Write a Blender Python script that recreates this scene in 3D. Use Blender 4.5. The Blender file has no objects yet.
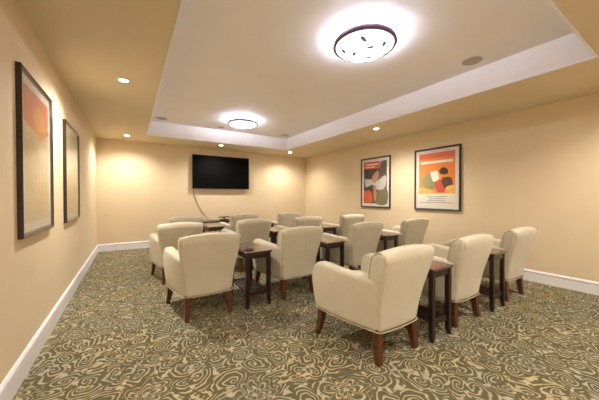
import bpy, bmesh, math, random
from mathutils import Vector, Matrix
random.seed(4)
PI = math.pi
col = bpy.context.scene.collection
sc = bpy.context.scene

# ---------------------------------------------------------------- dimensions (metres)
XL, XR, YF, YB, H = -0.61, 4.756, -0.55, 7.11, 2.44
TX0, TX1, TY0, TY1, TZ = 0.296, 3.511, 0.588, 6.148, 2.728

# ---------------------------------------------------------------- materials
def s2l(c):
    return tuple(((v/255)/12.92 if v/255 <= 0.04045 else ((v/255+0.055)/1.055)**2.4) for v in c)

class NT:
    def __init__(s, name):
        s.m = bpy.data.materials.new(name); s.m.use_nodes = True
        s.n = s.m.node_tree.nodes; s.l = s.m.node_tree.links
        s.b = s.n['Principled BSDF']
    def node(s, t, **kw):
        n = s.n.new(t)
        for k, v in kw.items(): setattr(n, k, v)
        return n
    def put(s, v, sock):
        if isinstance(v, (int, float)): sock.default_value = v
        elif isinstance(v, tuple): sock.default_value = v
        else: s.l.new(v, sock)
    def math(s, op, a, b=0.0, c=0.0):
        n = s.node('ShaderNodeMath', operation=op)
        for i, v in enumerate((a, b, c)): s.put(v, n.inputs[i])
        return n.outputs[0]
    def vmath(s, op, a, b=None, scale=None):
        n = s.node('ShaderNodeVectorMath', operation=op)
        s.put(a, n.inputs[0])
        if b is not None: s.put(b, n.inputs[1])
        if scale is not None: s.put(scale, n.inputs['Scale'])
        return n.outputs['Value'] if op in ('LENGTH', 'DISTANCE', 'DOT_PRODUCT') else n.outputs['Vector']
    def mix(s, f, a, b):
        n = s.node('ShaderNodeMix', data_type='RGBA')
        s.put(f, n.inputs[0])
        for v, k in ((a, 6), (b, 7)):
            s.put(v + (1,) if isinstance(v, tuple) else v, n.inputs[k])
        return n.outputs[2]
    def smooth(s, v, lo, hi):
        n = s.node('ShaderNodeMapRange', interpolation_type='SMOOTHSTEP')
        s.put(v, n.inputs[0]); n.inputs[1].default_value = lo; n.inputs[2].default_value = hi
        return n.outputs[0]
    def noise(s, vec, scale, detail=3.0, rough=0.5):
        n = s.node('ShaderNodeTexNoise'); s.put(vec, n.inputs['Vector'])
        n.inputs['Scale'].default_value = scale; n.inputs['Detail'].default_value = detail
        n.inputs['Roughness'].default_value = rough
        return n
    def bump(s, h, strength, dist):
        n = s.node('ShaderNodeBump'); n.inputs['Strength'].default_value = strength
        n.inputs['Distance'].default_value = dist
        s.put(h, n.inputs['Height']); s.l.new(n.outputs[0], s.b.inputs['Normal'])
    def coord(s):
        return s.node('ShaderNodeTexCoord').outputs['Object']

def paint(name, c, rough=0.7, var=0.03, bump=0.15):
    t = NT(name); co = t.coord()
    n = t.noise(co, 2.5, 4)
    dark = tuple(v*(1-var) for v in c); light = tuple(v*(1+var) for v in c)
    t.put(t.mix(n.outputs[0], dark, light), t.b.inputs['Base Color'])
    t.b.inputs['Roughness'].default_value = rough
    t.bump(t.noise(co, 160, 3).outputs[0], bump, 0.002)
    return t.m

def plain(name, c, rough=0.5, metal=0.0, spec=0.5, coat=0.0):
    t = NT(name); co = t.coord()
    n = t.noise(co, 30, 2)
    t.put(t.mix(n.outputs[0], tuple(v*0.95 for v in c), tuple(min(1, v*1.05) for v in c)), t.b.inputs['Base Color'])
    t.b.inputs['Roughness'].default_value = rough; t.b.inputs['Metallic'].default_value = metal
    t.b.inputs['Specular IOR Level'].default_value = spec
    t.b.inputs['Coat Weight'].default_value = coat
    return t.m

def wood(name, c1, c2, rough=0.35, coat=0.2, scale=(18, 1.6, 18)):
    t = NT(name); co = t.coord()
    mp = t.node('ShaderNodeMapping'); t.l.new(co, mp.inputs[0]); mp.inputs['Scale'].default_value = scale
    n = t.noise(mp.outputs[0], 3, 6, 0.6)
    t.put(t.mix(t.smooth(n.outputs[0], 0.3, 0.7), c1, c2), t.b.inputs['Base Color'])
    t.b.inputs['Roughness'].default_value = rough; t.b.inputs['Coat Weight'].default_value = coat
    t.b.inputs['Coat Roughness'].default_value = 0.2
    return t.m

def fabric(name, c):
    t = NT(name); co = t.coord()
    n = t.noise(co, 7, 4)
    mp = t.node('ShaderNodeMapping'); t.l.new(co, mp.inputs[0]); mp.inputs['Scale'].default_value = (1, 1, 0.08)
    st = t.noise(mp.outputs[0], 150, 2)
    f = t.math('MULTIPLY_ADD', st.outputs[0], 0.5, t.math('MULTIPLY', n.outputs[0], 0.5))
    t.put(t.mix(f, tuple(v*0.86 for v in c), tuple(min(1, v*1.14) for v in c)), t.b.inputs['Base Color'])
    t.b.inputs['Roughness'].default_value = 0.85
    t.b.inputs['Sheen Weight'].default_value = 0.25
    t.b.inputs['Specular IOR Level'].default_value = 0.25
    w = t.noise(co, 420, 2)
    t.bump(t.math('ADD', w.outputs[0], t.math('MULTIPLY', t.noise(co, 9, 2).outputs[0], 3.0)), 0.35, 0.004)
    return t.m

def carpet():
    t = NT('carpet')
    co0 = t.coord()
    nz = t.noise(co0, 5.0, 2.0)
    off = t.vmath('SCALE', t.vmath('SUBTRACT', nz.outputs['Color'], (0.5, 0.5, 0.5)), scale=0.17)
    sep0 = t.node('ShaderNodeSeparateXYZ'); t.l.new(t.vmath('ADD', co0, off), sep0.inputs[0])
    cb = t.node('ShaderNodeCombineXYZ'); t.l.new(sep0.outputs[0], cb.inputs[0]); t.l.new(sep0.outputs[1], cb.inputs[1])
    co = cb.outputs[0]
    def cell(scale, rnd, shift):
        v = t.node('ShaderNodeTexVoronoi', voronoi_dimensions='2D'); p = t.vmath('ADD', co, shift)
        t.l.new(p, v.inputs['Vector']); v.inputs['Scale'].default_value = scale; v.inputs['Randomness'].default_value = rnd
        e = t.node('ShaderNodeTexVoronoi', voronoi_dimensions='2D', feature='DISTANCE_TO_EDGE')
        t.l.new(p, e.inputs['Vector']); e.inputs['Scale'].default_value = scale; e.inputs['Randomness'].default_value = rnd
        d = t.vmath('SUBTRACT', p, v.outputs['Position'])
        s = t.node('ShaderNodeSeparateXYZ'); t.l.new(d, s.inputs[0])
        ang = t.math('ARCTAN2', s.outputs[1], s.outputs[0]); r = t.vmath('LENGTH', d)
        c = t.node('ShaderNodeSeparateXYZ'); t.l.new(v.outputs['Color'], c.inputs[0])
        return ang, r, c.outputs[0], c.outputs[1], e.outputs['Distance']
    # scrolls: one- and two-armed spirals, turning either way
    a, r, r1, r2, ed = cell(6.0, 0.95, (0, 0, 0))
    sgn = t.math('SIGN', t.math('SUBTRACT', r1, 0.5))
    ph = t.math('ADD', t.math('MULTIPLY', a, sgn), t.math('MULTIPLY', r2, 6.28))
    sp = t.math('SINE', t.math('ADD', ph, t.math('MULTIPLY', r, 2*PI/0.060)))
    scroll = t.math('MULTIPLY', t.math('SUBTRACT', 1.0, t.smooth(t.math('ABSOLUTE', t.math('SUBTRACT', sp, 0.05)), 0.24, 0.66)), t.smooth(ed, 0.03, 0.09))
    # flower heads with petals
    a2, r_2, q1, q2, ed2 = cell(1.9, 0.95, (3.3, 1.7, 0))
    pet = t.math('ABSOLUTE', t.math('SINE', t.math('ADD', t.math('MULTIPLY', a2, 3.5), t.math('MULTIPLY', q1, 6.28))))
    rad = t.math('MULTIPLY_ADD', pet, 0.085, 0.05)
    q = t.math('DIVIDE', r_2, rad)
    inside = t.math('SUBTRACT', 1.0, t.smooth(q, 1.0, 1.12))
    ring = t.math('SINE', t.math('MULTIPLY', q, 19.0))
    flower = t.math('MULTIPLY', t.smooth(ring, 0.1, 0.6), inside)
    halo = t.math('SUBTRACT', 1.0, t.smooth(q, 1.15, 1.35))
    # leaves filling between the scrolls
    a3, r3, l1, l2, ed3 = cell(13.0, 1.0, (7.1, 4.2, 0))
    d3 = t.math('MULTIPLY', t.math('ADD', t.math('COSINE', t.math('ADD', t.math('MULTIPLY', a3, 2.0), t.math('MULTIPLY', l1, 6.28))), 1.15), 0.014)
    leaf = t.math('SUBTRACT', 1.0, t.smooth(t.math('SUBTRACT', r3, t.math('ADD', d3, 0.004)), -0.002, 0.004))
    base = t.math('MAXIMUM', scroll, t.math('MULTIPLY', leaf, t.math('SUBTRACT', 1.0, t.smooth(ed, 0.10, 0.16))))
    pat = t.math('MAXIMUM', t.math('MULTIPLY', base, t.math('SUBTRACT', 1.0, halo)), flower)
    fib = t.noise(co0, 330, 2); big = t.noise(co0, 1.3, 3)
    g = t.mix(fib.outputs[0], CARPET_D0, CARPET_D1)
    h = t.mix(fib.outputs[0], CARPET_L0, CARPET_L1)
    v1 = t.smooth(t.noise(co0, 2.2, 2).outputs[0], 0.4, 0.6)
    h = t.mix(v1, h, t.mix(fib.outputs[0], CARPET_L2, CARPET_L3))
    pat = t.math('MULTIPLY', pat, t.math('MULTIPLY_ADD', t.smooth(t.noise(co0, 26, 2).outputs[0], 0.3, 0.6), 0.3, 0.7))
    colr = t.mix(pat, g, h)
    colr = t.mix(t.math('MULTIPLY', big.outputs[0], 0.15), colr, CARPET_M)
    t.put(colr, t.b.inputs['Base Color'])
    t.b.inputs['Roughness'].default_value = 0.95; t.b.inputs['Specular IOR Level'].default_value = 0.1
    t.bump(t.math('MULTIPLY_ADD', pat, 1.0, fib.outputs[0]), 0.5, 0.004)
    return t.m

def emis(name, c, strength):
    t = NT(name)
    t.b.inputs['Base Color'].default_value = (0.8, 0.8, 0.8, 1)
    t.b.inputs['Emission Color'].default_value = c + (1,)
    t.b.inputs['Emission Strength'].default_value = strength
    return t.m

def glass_pane():
    t = NT('picture_glass')
    tr = t.node('ShaderNodeBsdfTransparent'); gl = t.node('ShaderNodeBsdfGlossy')
    gl.inputs['Roughness'].default_value = 0.06
    fr = t.node('ShaderNodeLayerWeight')
    fc = t.math('MULTIPLY_ADD', t.math('POWER', fr.outputs['Facing'], 4.0), 0.8, 0.04)
    mx = t.node('ShaderNodeMixShader')
    t.l.new(fc, mx.inputs[0]); t.l.new(tr.outputs[0], mx.inputs[1]); t.l.new(gl.outputs[0], mx.inputs[2])
    t.l.new(mx.outputs[0], t.n['Material Output'].inputs[0])
    return t.m

CARPET_D0, CARPET_D1 = s2l((76, 70, 50)), s2l((112, 104, 78))
CARPET_L0, CARPET_L1 = s2l((172, 156, 122)), s2l((210, 194, 158))
CARPET_L2, CARPET_L3 = s2l((158, 150, 132)), s2l((192, 184, 166))
CARPET_M = s2l((128, 122, 88))
M = dict(
    wall=paint('cream_wall_paint', s2l((228, 209, 176))),
    soffit=paint('tan_ceiling_paint', s2l((222, 205, 174))),
    tray=paint('warm_white_ceiling_paint', s2l((243, 236, 232))),
    tray_side=paint('white_paint', s2l((232, 226, 222)), 0.5),
    trim=paint('white_trim_paint', s2l((240, 238, 244)), 0.35, 0.01, 0.02),
    carpet=carpet(),
    fabric=fabric('cream_upholstery', s2l((208, 199, 178))),
    piping=fabric('cream_piping', s2l((182, 168, 138))),
    leg=wood('walnut_leg', s2l((74, 38, 18)), s2l((104, 58, 30)), 0.35),
    table=wood('espresso_wood', s2l((30, 16, 13)), s2l((44, 24, 19)), 0.3),
    tabletop=wood('mahogany_top', s2l((70, 36, 28)), s2l((98, 56, 42)), 0.2, 0.8, (2, 14, 14)),
    frame=wood('dark_picture_frame', s2l((34, 24, 20)), s2l((52, 38, 32)), 0.3),
    lip=plain('pewter_lip', s2l((120, 108, 96)), 0.35, 0.6),
    mat=plain('white_mat_board', s2l((232, 228, 220)), 0.8),
    glass=glass_pane(),
    screen=plain('black_screen', (0.003, 0.003, 0.003), 0.5, 0, 0.05),
    bezel=plain('black_plastic', (0.01, 0.01, 0.011), 0.35),
    black=plain('matte_black', (0.012, 0.011, 0.011), 0.5),
    cable=plain('grey_cable', s2l((120, 104, 84)), 0.5),
    rim=plain('bronze_purple_rim', s2l((116, 92, 112)), 0.35, 0.5),
    bowl=emis('lit_frosted_glass', (0.90, 0.92, 1.0), 0.85),
    halo_ring=emis('added_halo_glow', (0.72, 0.80, 1.0), 54.0),  # added glow, brightens the ceiling around each dome
    petal=plain('grey_glass_petal', s2l((150, 156, 162)), 0.5),
    grille=plain('speaker_grille', s2l((186, 172, 160)), 0.7),
    canlight=emis('lit_lamp_lens', (1.0, 0.86, 0.62), 30.0),
    can=plain('white_can_trim', s2l((238, 228, 208)), 0.4),
)

# ---------------------------------------------------------------- mesh helpers
def mesh(name, bm, mats, parent=None, smooth=False, loc=None, bevel=0.0):
    bmesh.ops.recalc_face_normals(bm, faces=bm.faces[:])
    me = bpy.data.meshes.new(name); bm.to_mesh(me); bm.free()
    if not isinstance(mats, (list, tuple)): mats = [mats]
    for m in mats: me.materials.append(m)
    if smooth:
        for p in me.polygons: p.use_smooth = True
    o = bpy.data.objects.new(name, me); col.objects.link(o)
    if parent: o.parent = parent
    if loc: o.location = loc
    if bevel:
        b = o.modifiers.new('bevel', 'BEVEL'); b.width = bevel; b.segments = 2; b.limit_method = 'ANGLE'
        w = o.modifiers.new('normals', 'WEIGHTED_NORMAL')
        for p in me.polygons: p.use_smooth = True
    return o

def box(bm, x0, x1, y0, y1, z0, z1, mi=0):
    v = [bm.verts.new((x, y, z)) for x in (x0, x1) for y in (y0, y1) for z in (z0, z1)]
    for f in ((0, 1, 3, 2), (4, 6, 7, 5), (0, 4, 5, 1), (2, 3, 7, 6), (0, 2, 6, 4), (1, 5, 7, 3)):
        bm.faces.new([v[i] for i in f]).material_index = mi

def taper(bm, p0, p1, a0, a1, b0=None, b1=None, mi=0):
    """square bar from p0 to p1 (mostly vertical), half sizes a0 -> a1"""
    b0 = b0 or a0; b1 = b1 or a1
    r = []
    for p, a, b in ((p0, a0, b0), (p1, a1, b1)):
        r.append([bm.verts.new((p[0]+sx*a, p[1]+sy*b, p[2])) for sx, sy in ((-1, -1), (1, -1), (1, 1), (-1, 1))])
    for i in range(4): bm.faces.new((r[0][i], r[0][(i+1) % 4], r[1][(i+1) % 4], r[1][i])).material_index = mi
    bm.faces.new(r[0][::-1]); bm.faces.new(r[1])

def bars(bm, pts, sizes):
    r = [[bm.verts.new((p[0]+sx*a, p[1]+sy*a, p[2])) for sx, sy in ((-1, -1), (1, -1), (1, 1), (-1, 1))] for p, a in zip(pts, sizes)]
    for k in range(len(r)-1):
        for i in range(4): bm.faces.new((r[k][i], r[k][(i+1) % 4], r[k+1][(i+1) % 4], r[k+1][i]))
    bm.faces.new(r[0][::-1]); bm.faces.new(r[-1])

def tube(bm, pts, rad, n=8, mi=0):
    pts = [Vector(p) for p in pts]; rings = []; up = Vector((0.13, 0.27, 0.95)).normalized()
    for i, p in enumerate(pts):
        d = (pts[min(i+1, len(pts)-1)] - pts[max(i-1, 0)]).normalized()
        a = d.cross(up)
        if a.length < 1e-3: a = d.cross(Vector((1, 0, 0)))
        a.normalize(); b = d.cross(a); up = b.cross(d) if False else up
        rings.append([bm.verts.new(p + (a*math.cos(2*PI*k/n) + b*math.sin(2*PI*k/n))*rad) for k in range(n)])
    for i in range(len(rings)-1):
        for k in range(n): bm.faces.new((rings[i][k], rings[i][(k+1) % n], rings[i+1][(k+1) % n], rings[i+1][k])).material_index = mi
    bm.faces.new(rings[0][::-1]); bm.faces.new(rings[-1])

def spline(pts, n=8):
    pts = [Vector(p) for p in pts]; q = [pts[0]*2-pts[1]] + pts + [pts[-1]*2-pts[-2]]; out = []
    for i in range(1, len(q)-2):
        for k in range(n):
            t = k/n; a, b, c, d = q[i-1], q[i], q[i+1], q[i+2]
            out.append(0.5*((2*b)+(c-a)*t+(2*a-5*b+4*c-d)*t*t+(3*b-a-3*c+d)*t**3))
    out.append(pts[-1]); return out

def lathe(bm, prof, n=40, mi=0, c=(0, 0)):
    rings = []
    for r, z in prof:
        if r < 1e-6: rings.append([bm.verts.new((c[0], c[1], z))])
        else: rings.append([bm.verts.new((c[0]+r*math.cos(2*PI*k/n), c[1]+r*math.sin(2*PI*k/n), z)) for k in range(n)])
    for a, b in zip(rings, rings[1:]):
        for k in range(n):
            k2 = (k+1) % n
            if len(a) == 1 and len(b) == 1: continue
            f = (a[0], b[k2], b[k]) if len(a) == 1 else ((a[k], a[k2], b[0]) if len(b) == 1 else (a[k], a[k2], b[k2], b[k]))
            bm.faces.new(f).material_index = mi

def round_poly(pts, rads, seg=6):
    """2D polygon with filleted corners, resampled"""
    out = []; n = len(pts)
    if not isinstance(rads, (list, tuple)): rads = [rads]*n
    for i in range(n):
        p = Vector(pts[i]); a = Vector(pts[i-1])-p; b = Vector(pts[(i+1) % n])-p; r = rads[i]
        la, lb = a.length, b.length; a.normalize(); b.normalize()
        r = min(r, la*0.48, lb*0.48)
        for k in range(seg+1):
            t = k/seg
            q = (p+a*r)*(1-t)**2 + p*2*t*(1-t) + (p+b*r)*t*t
            out.append(q)
    res = []
    for i, p in enumerate(out):                                   # subdivide the long straights
        q = out[(i+1) % len(out)]; res.append(p); L = (q-p).length
        m = int(L/0.05)
        for k in range(1, m+1): res.append(p.lerp(q, k/(m+1)))
    return res

def cushion(bm, poly, x0, x1, r, deform=None, nx=10):
    """poly in (y,z), extruded from x0 to x1 with ends rounded by radius r; deform bends the result"""
    n = len(poly)
    area = sum(poly[i-1].x*poly[i].y-poly[i].x*poly[i-1].y for i in range(n))
    nor = []
    for i in range(n):
        d = poly[(i+1) % n]-poly[i-1]; v = Vector((d.y, -d.x)).normalized()
        nor.append(v if area > 0 else -v)
    st = []
    for k in range(6): f = k/5*PI/2; st.append((x0+r*(1-math.sin(f)) , r*(1-math.cos(f))))
    st = [(x0 + r - r*math.sin(PI/2*(1-k/5)), r*(1-math.cos(PI/2*(1-k/5)))) for k in range(6)]
    for k in range(1, nx): st.append((x0+r+(x1-x0-2*r)*k/nx, 0))
    st += [(x1 - r + r*math.sin(PI/2*k/5), r*(1-math.cos(PI/2*k/5))) for k in range(6)]
    cen = sum(poly, Vector((0, 0)))/n
    D = deform or (lambda x, y, z: (x, y, z))
    def ring(x, ins, s=1.0):
        out = []
        for p, v in zip(poly, nor):
            q = p - v*ins; q = cen + (q-cen)*s
            out.append(bm.verts.new(D(x, q.x, q.y)))
        return out
    rings = [ring(st[0][0], st[0][1], s) for s in (0.15, 0.5, 0.8)] + [ring(x, i) for x, i in st] + [ring(st[-1][0], st[-1][1], s) for s in (0.8, 0.5, 0.15)]
    for a, b in zip(rings, rings[1:]):
        for i in range(n): bm.faces.new((a[i], a[(i+1) % n], b[(i+1) % n], b[i]))
    bm.faces.new(rings[0][::-1]); bm.faces.new(rings[-1])

def empty(name, loc, rz=0.0, label=None, cat=None, group=None):
    o = bpy.data.objects.new(name, None); col.objects.link(o)
    o.location = loc; o.rotation_euler = (0, 0, rz); o.empty_display_size = 0.1
    return tag(o, label, cat, group)

def tag(o, label=None, cat=None, group=None):
    if label: o['label'] = label
    if cat: o['category'] = cat
    if group: o['group'] = group
    return o

def copy_tree(o, parent=None):
    c = o.copy(); col.objects.link(c)
    if parent: c.parent = parent
    for ch in list(o.children): copy_tree(ch, c)
    return c

def struct(name, bm, m, **kw):
    o = mesh(name, bm, m, **kw); o['kind'] = 'structure'; return o

# ---------------------------------------------------------------- room shell
T = 0.12
bm = bmesh.new(); box(bm, XL-T, XR+T, YF-T, YB+T, -0.1, 0.0); struct('floor', bm, M['carpet'])
for nm, b in (('wall_left', (XL-T, XL, YF-T, YB+T)), ('wall_right', (XR, XR+T, YF-T, YB+T)),
              ('wall_back', (XL, XR, YB, YB+T)), ('wall_front', (XL, XR, YF-T, YF))):
    bm = bmesh.new(); box(bm, *b, 0, TZ+0.1); struct(nm, bm, M['wall'])
# lower ceiling: one ring with the tray opening cut out; its inner faces are the white tray sides
bm = bmesh.new()
def ringverts(z): return ([bm.verts.new(p) for p in ((XL, YF, z), (XR, YF, z), (XR, YB, z), (XL, YB, z))],
                          [bm.verts.new(p) for p in ((TX0, TY0, z), (TX1, TY0, z), (TX1, TY1, z), (TX0, TY1, z))])
lo, li = ringverts(H); uo, ui = ringverts(TZ)
for i in range(4):
    j = (i+1) % 4
    bm.faces.new((lo[i], lo[j], li[j], li[i])).material_index = 0
    bm.faces.new((li[i], li[j], ui[j], ui[i])).material_index = 1
    bm.faces.new((uo[i], uo[j], ui[j], ui[i])).material_index = 0
    bm.faces.new((lo[i], lo[j], uo[j], uo[i])).material_index = 0
struct('ceiling', bm, [M['soffit'], M['tray_side']])
bm = bmesh.new(); box(bm, XL, XR, YF, YB, TZ+0.001, TZ+0.1); struct('ceiling', bm, M['tray'])
# bead round the lip of the tray
bm = bmesh.new()
w, d = 0.012, 0.014
def frame_ring(bm, x0, x1, y0, y1, z0, z1, w):
    box(bm, x0-w, x0, y0-w, y1+w, z0, z1); box(bm, x1, x1+w, y0-w, y1+w, z0, z1)
    box(bm, x0, x1, y0-w, y0, z0, z1); box(bm, x0, x1, y1, y1+w, z0, z1)
frame_ring(bm, TX0+0.002, TX1-0.002, TY0+0.002, TY1-0.002, H-0.008, H+0.012, 0.018)
struct('trim_1', bm, M['trim'])

def baseboard(name, L):
    bm = bmesh.new()
    prof = [(0, 0), (0.016, 0), (0.016, 0.112), (0.006, 0.116), (0.006, 0.126), (0.019, 0.130), (0.019, 0.142), (0.012, 0.154), (0.006, 0.160), (0, 0.160)]
    a = [bm.verts.new((0, p[0], p[1])) for p in prof]; b = [bm.verts.new((L, p[0], p[1])) for p in prof]
    for i in range(len(prof)): bm.faces.new((a[i], a[(i+1) % len(prof)], b[(i+1) % len(prof)], b[i]))
    bm.faces.new(a[::-1]); bm.faces.new(b)
    return struct(name, bm, M['trim'])
o = baseboard('baseboard_back', XR-XL); o.location = (XR, YB, 0); o.rotation_euler = (0, 0, PI)
o = baseboard('baseboard_left', YB-YF); o.location = (XL, YB, 0); o.rotation_euler = (0, 0, -PI/2)
o = baseboard('baseboard_right', YB-YF); o.location = (XR, YF, 0); o.rotation_euler = (0, 0, PI/2)
o = baseboard('baseboard_front', XR-XL); o.location = (XL, YF, 0)

# ---------------------------------------------------------------- armchair
def ss(t): t = max(0.0, min(1.0, t)); return t*t*(3-2*t)
def hwb(z): return 0.222 + 0.066*ss((z-0.20)/0.60)                 # half width of the back
def ax(y, z):                                                      # outer face of the arm
    f = 0.322 + 0.026*math.sin(PI*max(0, min(1, (z-0.20)/0.62)))
    return hwb(z)+0.004 + (f-hwb(z)-0.004)*math.sin(PI/2*max(0, min(1, (y+0.31)/0.56)))
BACK = [(-0.300, 0.225), (-0.330, 0.45), (-0.415, 0.765), (-0.405, 0.820), (-0.33, 0.820), (-0.290, 0.785), (-0.245, 0.60), (-0.170, 0.40), (-0.150, 0.225)]
ARM = [(-0.295, 0.232), (0.312, 0.232), (0.334, 0.38), (0.350, 0.50), (0.325, 0.595), (0.262, 0.640), (-0.10, 0.622), (-0.325, 0.604), (-0.315, 0.45)]

def back_def(x, y, z):
    u = x/0.28
    w = hwb(z)
    crown = 0.028*(1-min(1, abs(u))**2)*ss((z-0.60)/0.22)
    belly = -0.018*(1-min(1, abs(u))**2)*(1 if y < -0.27 else 0)
    return (u*w, y+belly, z+crown-0.006*ss((z-.7)/.1))

def make_chair():
    root = empty('armchair', (0, 0, 0))
    bm = bmesh.new(); cushion(bm, round_poly(BACK, [0.032, 0.1, 0.04, 0.035, 0.035, 0.05, 0.1, 0.1, 0.032]), -0.28, 0.28, 0.028, back_def, 12)
    mesh('backrest', bm, M['fabric'], root, True)
    # back cushion face standing proud of the frame
    for s in (-1, 1):
        bm = bmesh.new()
        poly = round_poly(ARM, [0.04, 0.04, 0.06, 0.05, 0.036, 0.034, 0.02, 0.04, 0.1])
        def d(x, y, z, s=s):
            return (s*(ax(y, z)-0.1+x), y, z - 0.014*ss((x-0.02)/0.1)*0 )
        cushion(bm, poly, 0.0, 0.1, 0.030, d, 4)
        mesh('armrest', bm, M['fabric'], root, True)
    bm = bmesh.new()
    cushion(bm, round_poly([(-0.27, 0.235), (0.305, 0.235), (0.32, 0.34), (-0.20, 0.34)], 0.02), -0.27, 0.27, 0.01,
            lambda x, y, z: (x*(1 if y > -0.1 else 0.86 + 0.14*(y+0.27)/0.17), y, z))
    mesh('seat_base', bm, M['fabric'], root, True)
    bm = bmesh.new()
    cushion(bm, round_poly([(-0.185, 0.342), (0.355, 0.342), (0.365, 0.40), (0.34, 0.465), (-0.19, 0.45)], [0.03, 0.03, 0.05, 0.05, 0.03]), -0.25, 0.25, 0.03,
            lambda x, y, z: (x*(0.87+0.13*ss((y+0.2)/0.4)), y, z+(0.02*(1-(x/0.25)**2) if z > 0.41 else 0)))
    mesh('seat_cushion', bm, M['fabric'], root, True)
    # piping: rolled side edges of the back, arm outline, lower hem
    for s in (-1, 1):
        bm = bmesh.new()
        P = [(-0.412, 0.750), (-0.405, 0.798), (-0.37, 0.823), (-0.335, 0.818), (-0.298, 0.785), (-0.271, 0.70), (-0.252, 0.60)]
        pts = []
        for y, z in P:
            x, yy, zz = back_def(s*0.271, y, z); pts.append((x*1.0, yy+0.006, zz-0.007))
        tube(bm, spline(pts, 5), 0.0045, 6)
        mesh('back_piping', bm, M['piping'], root, True)
    bm = bmesh.new()
    hem = [(-0.30, -1), (0.0, -1), (0.2, -1), (0.31, -1)]
    loop = [(-ax(y, 0.235)-0.001, y, 0.237) for y in (0.30, 0.2, 0.1, 0.0, -0.1, -0.2, -0.285)]
    loop += [(x, -0.308-0.018*(1-(x/0.22)**2), 0.232) for x in (-0.2, -0.1, 0, 0.1, 0.2)]
    loop += [(ax(y, 0.235)+0.001, y, 0.237) for y in (-0.285, -0.2, -0.1, 0.0, 0.1, 0.2, 0.30)]
    tube(bm, spline(loop, 3), 0.0045, 6)
    mesh('hem_piping', bm, M['piping'], root, True)
    for s in (-1, 1):
        bm = bmesh.new()
        bars(bm, [(s*0.196, -0.268, 0.25), (s*0.199, -0.272, 0.16), (s*0.204, -0.282, 0.06), (s*0.209, -0.292, 0.0)], [0.029, 0.028, 0.024, 0.020])
        mesh('leg', bm, M['leg'], root, bevel=0.004)
        bm = bmesh.new()
        bars(bm, [(s*0.285, 0.262, 0.25), (s*0.288, 0.266, 0.16), (s*0.300, 0.282, 0.06), (s*0.312, 0.298, 0.0)], [0.029, 0.027, 0.022, 0.018])
        mesh('leg', bm, M['leg'], root, bevel=0.004)
    return root

chairs = [
 (1.68, 1.56, 0.0, 'cream armchair nearest the camera, first of the row of three closest to us'),
 (2.70, 1.56, 0.0, 'cream armchair between the two dark side tables of the nearest row, its middle seat'),
 (3.82, 1.56, -0.02, 'cream armchair by the right wall baseboard, far right end of the nearest row'),
 (0.652, 2.98, 0.0, 'cream armchair with all four legs showing, left end of the second row from the camera'),
 (1.70, 2.98, 0.0, 'cream armchair just right of the slatted side table, its legs partly visible'),
 (2.79, 2.98, 0.0, 'cream armchair directly behind the nearest armchair, third from left in its row'),
 (3.92, 2.98, 0.0, 'cream armchair below the orange poster, right end of the second row from the camera'),
 (0.58, 4.30, 0.0, 'cream armchair standing closest to the left wall, behind the one with four visible legs'),
 (1.66, 4.30, 0.0, 'cream armchair below the right end of the television, second from left in its row'),
 (2.70, 4.30, 0.0, 'cream armchair showing only its back top above the one beside the slatted table'),
 (3.79, 4.30, 0.0, 'cream armchair before the right wall, left of the dark framed poster'),
 (0.86, 5.55, 0.0, 'cream armchair at the left end of the front row facing the television, mostly hidden'),
 (1.97, 5.55, 0.0, 'cream armchair in the middle of the front row, just right of the media console'),
 (3.05, 5.55, 0.0, 'cream armchair at the right end of the front row, near the far right room corner'),
]
proto = make_chair()
for i, (x, y, rz, lab) in enumerate(chairs):
    o = proto if i == 0 else copy_tree(proto)
    o.location = (x, y, 0); o.rotation_euler = (0, 0, rz)
    tag(o, lab, 'armchair', 'cream armchairs in rows facing the television')

# ---------------------------------------------------------------- side tables
def make_table():
    root = empty('side_table', (0, 0, 0))
    hx, hy = 0.150, 0.30
    bm = bmesh.new(); box(bm, -hx, hx, -hy, hy, 0.582, 0.604); mesh('tabletop', bm, M['tabletop'], root, bevel=0.005)
    bm = bmesh.new()
    box(bm, -0.135, 0.135, -0.277, -0.262, 0.525, 0.582); box(bm, -0.135, 0.135, 0.262, 0.277, 0.525, 0.582)
    box(bm, -0.135, -0.12, -0.262, 0.262, 0.525, 0.582); box(bm, 0.12, 0.135, -0.262, 0.262, 0.525, 0.582)
    mesh('apron', bm, M['table'], root, bevel=0.002)
    for sx in (-1, 1):
        for sy in (-1, 1):
            bm = bmesh.new()
            bars(bm, [(sx*0.122, sy*0.265, 0.582), (sx*0.122, sy*0.265, 0.15), (sx*0.124, sy*0.267, 0.06), (sx*0.130, sy*0.273, 0.0)], [0.020, 0.020, 0.018, 0.014])
            mesh('leg', bm, M['table'], root, bevel=0.003)
    bm = bmesh.new()
    box(bm, -0.125, 0.125, -0.272, -0.252, 0.13, 0.17); box(bm, -0.125, 0.125, 0.252, 0.272, 0.13, 0.17)
    for k in range(6):
        x = -0.108+k*0.0432; box(bm, x-0.012, x+0.012, -0.252, 0.252, 0.150, 0.164)
    mesh('slatted_shelf', bm, M['table'], root, bevel=0.002)
    return root
tables = [
 (2.195, 1.505, 'dark side table with reddish top, right of the nearest armchair'),
 (3.285, 1.505, 'dark side table before the rightmost armchair of the nearest row'),
 (1.165, 2.93, 'dark side table with slatted lower shelf and a coaster, in the left aisle gap'),
 (2.245, 2.93, 'dark side table with pale gleaming top, above the left arm of the nearest armchair'),
 (3.355, 2.93, 'dark side table between the two right armchairs of the second row from the camera'),
 (1.12, 4.27, 'dark side table hidden between the two left armchairs of the second row from the television'),
 (2.18, 4.27, 'dark side table left of the armchair that shows only its back top'),
 (3.245, 4.27, 'dark side table left of the armchair before the dark framed poster'),
 (1.415, 5.53, 'dark side table in the front row, just before the media console'),
 (2.51, 5.53, 'dark side table in the front row, between its middle and right armchairs'),
]
tp = make_table()
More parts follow.
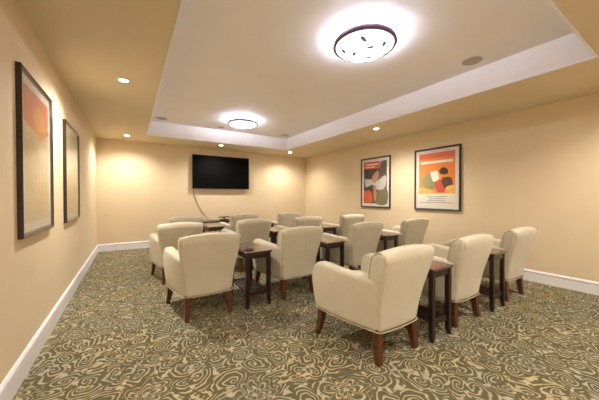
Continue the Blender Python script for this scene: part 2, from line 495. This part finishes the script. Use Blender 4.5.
for i, (x, y, lab) in enumerate(tables):
    o = tp if i == 0 else copy_tree(tp)
    o.location = (x, y, 0)
    tag(o, lab, 'side table', 'dark wooden side tables between the armchairs')
bm = bmesh.new(); lathe(bm, [(0, 0), (0.045, 0), (0.048, 0.004), (0.046, 0.009), (0.036, 0.009), (0.034, 0.006), (0, 0.006)], 28)
tag(mesh('coaster', bm, M['black'], None, True, (1.10, 2.76, 0.6042)), 'small dark round coaster on the slatted side table', 'coaster')

# ---------------------------------------------------------------- television and console
tv = empty('television', (2.052, YB-0.004, 1.39), 0, 'large black flat-screen television mounted on the far wall', 'television')
W2, HH = 0.748, 0.862
bm = bmesh.new(); box(bm, -W2, W2, -0.085, -0.045, 0, HH); mesh('casing', bm, M['bezel'], tv, bevel=0.006)
bm = bmesh.new(); box(bm, -W2+0.012, W2-0.012, -0.0865, -0.0845, 0.018, HH-0.012); mesh('screen', bm, M['screen'], tv)
bm = bmesh.new(); box(bm, -0.3, 0.3, -0.045, -0.0, 0.22, 0.62); mesh('wall_bracket', bm, M['black'], tv, bevel=0.003)
bm = bmesh.new()
tube(bm, spline([(1.33, YB-0.05, 1.383), (1.335, YB-0.02, 1.32), (1.38, YB-0.010, 1.16), (1.47, YB-0.010, 0.93), (1.60, YB-0.012, 0.74), (1.69, YB-0.05, 0.62), (1.72, YB-0.12, 0.587)], 6), 0.006, 6)
tag(mesh('cable', bm, M['cable'], None, True), 'thin grey cable hanging from the television down the far wall', 'cable')
mc = empty('media_console', (1.66, YB-0.27, 0), 0, 'low dark console against the far wall under the left part of the television', 'console')
bm = bmesh.new(); box(bm, -0.58, 0.56, -0.2, 0.2, 0.545, 0.58); mesh('top_board', bm, M['table'], mc, bevel=0.004)
bm = bmesh.new(); box(bm, -0.55, 0.53, -0.18, 0.18, 0.16, 0.18); mesh('shelf', bm, M['table'], mc, bevel=0.003)
for sx in (-0.53, 0.51):
    for sy in (-0.165, 0.165):
        bm = bmesh.new(); taper(bm, (sx, sy, 0.545), (sx, sy, 0), 0.022, 0.018); mesh('leg', bm, M['table'], mc, bevel=0.003)
dv = empty('video_sensor', (2.03, YB-0.30, 0.58), 0, 'black device with a horizontal bar on a short stem, on the media console', 'device')
bm = bmesh.new(); box(bm, -0.10, 0.10, -0.06, 0.06, 0, 0.032); mesh('base', bm, M['bezel'], dv, bevel=0.006)
bm = bmesh.new(); box(bm, -0.02, 0.02, -0.015, 0.015, 0.032, 0.075); mesh('stem', bm, M['bezel'], dv, bevel=0.004)
bm = bmesh.new(); box(bm, -0.135, 0.135, -0.028, 0.028, 0.073, 0.098); mesh('bar', bm, M['bezel'], dv, bevel=0.008)

# ---------------------------------------------------------------- framed posters (local: x right, z up, faces -y)
def blob(bm, pts, y, mi, smooth=True):
    q = spline([(p[0], y, p[1]) for p in pts+[pts[0]]], 5)[:-1] if smooth else [Vector((p[0], y, p[1])) for p in pts]
    bm.faces.new([bm.verts.new(p) for p in q]).material_index = mi

def picture(name, loc, rz, W, Hh, label, depth, mats, art, fw=0.032, mw=0.06):
    root = empty(name, loc, rz, label, 'picture', 'framed film posters on the walls')
    a, b = W/2, Hh/2
    bm = bmesh.new()                                               # moulded frame, mitred
    prof = [(0, 0), (0, depth), (0.006, depth+0.004), (fw-0.01, depth-0.002), (fw-0.004, depth-0.010), (fw, depth-0.012), (fw, 0)]
    R = []
    for o_, y in prof: R.append([bm.verts.new((sx*(a-o_), -y, sz*(b-o_))) for sx, sz in ((-1, -1), (1, -1), (1, 1), (-1, 1))])
    n = len(prof)
    for k in range(n):
        for i in range(4): bm.faces.new((R[k][i], R[k][(i+1) % 4], R[(k+1) % n][(i+1) % 4], R[(k+1) % n][i])).material_index = 1 if k == 3 else 0
    mesh('frame', bm, [M['frame'], M['lip']], root)
    yb = -(depth-0.014)
    bm = bmesh.new(); box(bm, -a+fw-0.004, a-fw+0.004, yb, yb+0.004, -b+fw-0.004, b-fw+0.004); mesh('mat_board', bm, M['mat'], root)
    pw, ph = a-fw-mw, b-fw-mw
    bm = bmesh.new(); box(bm, -pw, pw, yb-0.001, yb, -ph, ph, 0)
    art(bm, pw, ph, yb-0.0014)
    o = mesh('poster_print', bm, mats, root)
    bm = bmesh.new(); box(bm, -a+fw-0.002, a-fw+0.002, yb-0.0085, yb-0.0065, -b+fw-0.002, b-fw+0.002); mesh('glass', bm, M['glass'], root)
    return root

def C(n, c): return plain('print_'+n, s2l(c), 0.7)
def art_orange(bm, w, h, y):          # warm figure-like abstract on orange with pale foot
    blob(bm, [(-w, h), (w, h), (w, h*0.80), (-w, h*0.80)], y, 1, False)
    blob(bm, [(-w*.9, h*.70), (w*.9, h*.70), (w*.9, h*.60), (-w*.9, h*.60)], y-0.0003, 2, False)
    blob(bm, [(-w, -h*.55), (w, -h*.55), (w, -h), (-w, -h)], y, 2, False)
    blob(bm, [(-w*.9, -h*.05), (-w*.4, h*.25), (w*.1, h*.1), (w*.0, -h*.3), (-w*.5, -h*.45)], y-0.0003, 3)
    blob(bm, [(-w*.35, h*.28), (w*.05, h*.3), (w*.15, -h*.02), (-w*.15, -h*.1)], y-0.0005, 2)
    blob(bm, [(w*.15, h*.3), (w*.35, h*.42), (w*.6, h*.34), (w*.62, h*.18), (w*.3, h*.16)], y-0.0006, 4)
    blob(bm, [(w*.35, h*.05), (w*.8, h*.02), (w*.85, -h*.35), (w*.55, -h*.4), (w*.3, -h*.15)], y-0.0006, 5)
    blob(bm, [(-w*.1, -h*.1), (w*.35, -h*.05), (w*.55, -h*.42), (w*.1, -h*.5)], y-0.0005, 6)
    blob(bm, [(-w, -h*.3), (-w*.4, -h*.38), (-w*.1, -h*.5), (-w*.5, -h*.56), (-w, -h*.54)], y-0.0007, 7)
    blob(bm, [(w*.55, -h*.3), (w*.97, -h*.25), (w*.97, -h*.53), (w*.5, -h*.52)], y-0.0007, 7)
    for k in range(4):
        z = -h*(.66+.075*k); s = (.55, .42, .5, .95)[k]
        blob(bm, [(-w*s, z), (w*s, z), (w*s, z-h*.025), (-w*s, z-h*.025)], y-0.0004, 8, False)
art_orange_m = [C('orange', (236, 140, 62)), C('deep_orange', (226, 104, 62)), C('cream', (238, 230, 214)), C('olive', (146, 142, 96)),
                C('umber', (66, 40, 32)), C('brown', (96, 60, 40)), C('red', (206, 78, 52)), C('yellow', (236, 184, 96)), C('grey', (164, 158, 156))]
def art_dark(bm, w, h, y):
    blob(bm, [(-w, h), (w*.45, h), (w*.45, h*.66), (-w, h*.66)], y, 1, False)
    blob(bm, [(-w*.85, h*.90), (w*.3, h*.90), (w*.3, h*.83), (-w*.85, h*.83)], y-0.0003, 2, False)
    blob(bm, [(-w*.85, h*.77), (w*.0, h*.77), (w*.0, h*.72), (-w*.85, h*.72)], y-0.0003, 2, False)
    blob(bm, [(-w*.95, h*.2), (-w*.3, h*.15), (w*.1, h*.05), (w*.9, h*.3), (w*.85, -h*.25), (w*.2, -h*.35), (-w*.2, -h*.1), (-w*.8, -h*.2)], y-0.0003, 3)
    blob(bm, [(-w*.25, h*.3), (w*.2, h*.55), (w*.35, h*.35), (w*.1, h*.0), (-w*.2, h*.05)], y-0.0005, 4)
    blob(bm, [(-w, -h*.42), (-w*.4, -h*.38), (-w*.25, -h*.9), (-w, -h*.92)], y-0.0004, 1)
    blob(bm, [(w*.1, -h*.45), (w, -h*.3), (w, -h), (w*.1, -h)], y-0.0002, 5)
    blob(bm, [(-w*.15, -h*.15), (w*.12, -h*.2), (w*.1, -h*.8), (-w*.05, -h*.8)], y-0.0005, 4)
art_dark_m = [C('dusk', (92, 84, 78)), C('vermilion', (226, 92, 58)), C('white', (236, 228, 220)), C('silver', (206, 204, 200)),
              C('skin', (198, 150, 116)), C('moss', (120, 116, 82))]
def art_faded(bm, w, h, y):
    blob(bm, [(-w, h), (w, h), (w, h*.45), (w*.3, h*.52), (-w*.2, h*.40), (-w, h*.48)], y, 1, False)
    blob(bm, [(-w*.4, h*.7), (w*.3, h*.85), (w*.8, h*.5), (w*.1, h*.3)], y-0.0003, 2)
    blob(bm, [(-w*.9, h*.1), (-w*.5, h*.3), (w*.1, h*.1), (w*.3, -h*.4), (-w*.3, -h*.6), (-w*.9, -h*.3)], y-0.0003, 3)
    blob(bm, [(-w*.3, -h*.35), (w*.4, -h*.2), (w*.9, -h*.5), (w*.5, -h*.85), (-w*.2, -h*.8)], y-0.0005, 4)
    for k in range(6):
        x = -w*.85+k*w*.3
        blob(bm, [(x, -h*.55), (x+w*.09, -h*.5), (x+w*.12, -h*.15+k*h*.05), (x+w*.03, -h*.2)], y-0.0006, 5)
art_faded_m = [C('pale_sand', (214, 198, 162)), C('faded_red', (208, 104, 74)), C('faded_orange', (222, 150, 84)), C('pale_khaki', (198, 184, 140)),
               C('pale_gold', (224, 192, 116)), C('straw', (186, 170, 126))]
def art_pale(bm, w, h, y):
    blob(bm, [(-w*.8, h*.9), (w*.8, h*.85), (w*.7, h*.2), (-w*.6, h*.1)], y, 1)
    blob(bm, [(-w*.7, h*.0), (w*.6, h*.1), (w*.8, -h*.8), (-w*.7, -h*.85)], y-0.0003, 2)
art_pale_m = [C('ivory', (214, 202, 168)), C('pale_mist', (204, 204, 188)), C('soft_gold', (206, 180, 116))]

picture('framed_poster', (XR, 2.765, 1.515), PI/2*-1, 0.865, 1.15, 'framed orange poster on the right wall, nearer of its two', 0.035, art_orange_m, art_orange)
picture('framed_poster', (XR, 4.212, 1.515), PI/2*-1, 0.855, 1.15, 'framed dark poster with a red corner block on the right wall, near the far corner', 0.035, art_dark_m, art_dark)
picture('framed_poster', (XL, 2.788, 1.482), PI/2, 0.805, 1.13, 'framed faded poster with red top on the left wall, nearest the camera', 0.026, art_faded_m, art_faded)
picture('framed_poster', (XL, 4.20, 1.465), PI/2, 0.875, 1.12, 'framed pale yellowish poster on the left wall, farther of its two', 0.026, art_pale_m, art_pale)

# ---------------------------------------------------------------- ceiling lights
def light_data(kind, name, **kw):
    l = bpy.data.lights.new(name, kind)
    for k, v in kw.items(): setattr(l, k, v)
    return l
def dome(loc, label):
    root = empty('ceiling_dome_light', loc, 0, label, 'ceiling light', 'round dome lights in the raised ceiling')
    bm = bmesh.new()
    lathe(bm, [(0.262, -0.034), (0.294, -0.034), (0.298, -0.046), (0.304, -0.066), (0.296, -0.080), (0.278, -0.083), (0.270, -0.066), (0.262, -0.034)], 56)
    mesh('rim', bm, M['rim'], root, True)
    bm = bmesh.new()
    pr = [(0.275*math.cos(k/10*PI/2), -0.072-0.070*math.sin(k/10*PI/2)) for k in range(11)]; pr[-1] = (0, pr[-1][1])
    lathe(bm, pr, 56)
    bw = bmesh.new(); lathe(bw, [(0.20, 0.0), (0.225, -0.012), (0.262, -0.050)], 56); mesh('added_halo_ring', bw, M['halo_ring'], root, True)  # added glowing ring tucked behind the rim, throws the halo on the ceiling
    bowl = mesh('glass_bowl', bm, M['bowl'], root, True)
    random.seed(11)
    k = 0
    for (r, a, t) in ((0.20, 2.6, .4), (0.205, 1.6, 1.7), (0.20, 0.7, 0.2), (0.21, -0.3, 2.1), (0.20, -1.3, 0.9), (0.21, -2.4, .1), (0.09, 0.3, 2.6), (0.10, 2.5, 1.0), (0.11, -1.9, 2.3)):
        bm = bmesh.new(); cx, cy = r*math.cos(a), r*math.sin(a); L, Wd = 0.038, 0.017; ring = []
        for q in range(12):
            f = 2*PI*q/12; lx = L*math.cos(f); ly = Wd*math.sin(f)*(1-0.35*math.cos(f))
            x = cx+lx*math.cos(t)-ly*math.sin(t); y = cy+lx*math.sin(t)+ly*math.cos(t)
            rr = min(0.999, math.hypot(x, y)/0.275); z = -0.072-0.070*math.sqrt(1-rr*rr)-0.008
            ring.append(bm.verts.new((x, y, z)))
        bm.faces.new(ring)
        mesh('leaf_motif', bm, M['petal'], bowl)
    l = bpy.data.objects.new('lamp', light_data('POINT', 'lamp', energy=DOME_W, color=(0.90, 0.92, 1.0), shadow_soft_size=0.1))
    return root
DOME_W = 0
dome((1.93, 1.855, TZ), 'large round dome ceiling light with leaf marks, nearer to the camera')
dome((1.925, 5.15, TZ), 'small-looking round dome ceiling light in the far part of the raised ceiling')

def downlight(x, y, label, e=62.0):
    root = empty('recessed_downlight', (x, y, H), 0, label, 'downlight', 'small recessed downlights in the lower ceiling')
    bm = bmesh.new()
    lathe(bm, [(0.040, -0.0005), (0.044, -0.006), (0.060, -0.006), (0.064, -0.0005)], 28)
    mesh('trim_ring', bm, M['can'], root, True)
    bm = bmesh.new(); lathe(bm, [(0, -0.004), (0.042, -0.002)], 24); mesh('lens', bm, M['canlight'], root)
    l = bpy.data.objects.new('lamp', light_data('SPOT', 'downlight_lamp', energy=e, color=(1.0, 0.94, 0.85), spot_size=math.radians(150), spot_blend=0.8, shadow_soft_size=0.04))
    col.objects.link(l); l.parent = root; l.location = (0, 0, -0.012)
for x, y, lab in ((-0.055, 3.43, 'bright recessed downlight over the left wall pictures, nearest one in view'),
                  (-0.055, 6.47, 'recessed downlight in the far left ceiling corner'),
                  (1.87, 6.48, 'recessed downlight in the ceiling just before the television'),
                  (3.80, 6.45, 'recessed downlight in the far right ceiling corner'),
                  (3.82, 3.37, 'recessed downlight over the right wall, between the raised ceiling and the posters'),
                  (-0.055, 0.30, 'recessed downlight above the near left corner'),
                  (1.87, 0.05, 'recessed downlight above the near wall'),
                  (3.80, 0.30, 'recessed downlight above the near right corner')):
    downlight(x, y, lab, 40.0 if y > 6 else (62.0 if y > 1 else 44.0))

def speaker(x, y, r, label):
    bm = bmesh.new(); lathe(bm, [(0, -0.006), (r*0.9, -0.006), (r*0.93, -0.009), (r, -0.006), (r*1.01, 0)], 36)
    tag(mesh('ceiling_speaker', bm, M['grille'], None, True, (x, y, TZ)), label, 'speaker', 'round speaker grilles in the raised ceiling')
speaker(3.27, 1.50, 0.10, 'round grey speaker grille near the large dome light')
speaker(0.52, 5.86, 0.10, 'round grey speaker grille in the far left of the raised ceiling')
speaker(1.70, 5.90, 0.07, 'small pale round grille just beyond the far dome light')
speaker(3.25, 5.78, 0.10, 'round grey speaker grille in the far right of the raised ceiling')

# ---------------------------------------------------------------- world, camera, view
w = bpy.data.worlds.new('world'); sc.world = w; w.use_nodes = True
w.node_tree.nodes['Background'].inputs[0].default_value = (0.9, 0.85, 0.78, 1)
w.node_tree.nodes['Background'].inputs[1].default_value = 0.3
cam = bpy.data.cameras.new('camera'); co = bpy.data.objects.new('camera', cam); col.objects.link(co)
cam.sensor_width = 36; cam.sensor_fit = 'HORIZONTAL'; cam.lens = 265.2/599*36; cam.clip_start = 0.02
co.location = (0, 0, 1.192); co.rotation_euler = (PI/2-0.013, 0.0, -0.567)
sc.camera = co
sc.view_settings.view_transform = 'Standard'; sc.view_settings.look = 'None'
sc.view_settings.gamma = 1; sc.view_settings.use_curve_mapping = False
sc.view_settings.exposure = 1.66
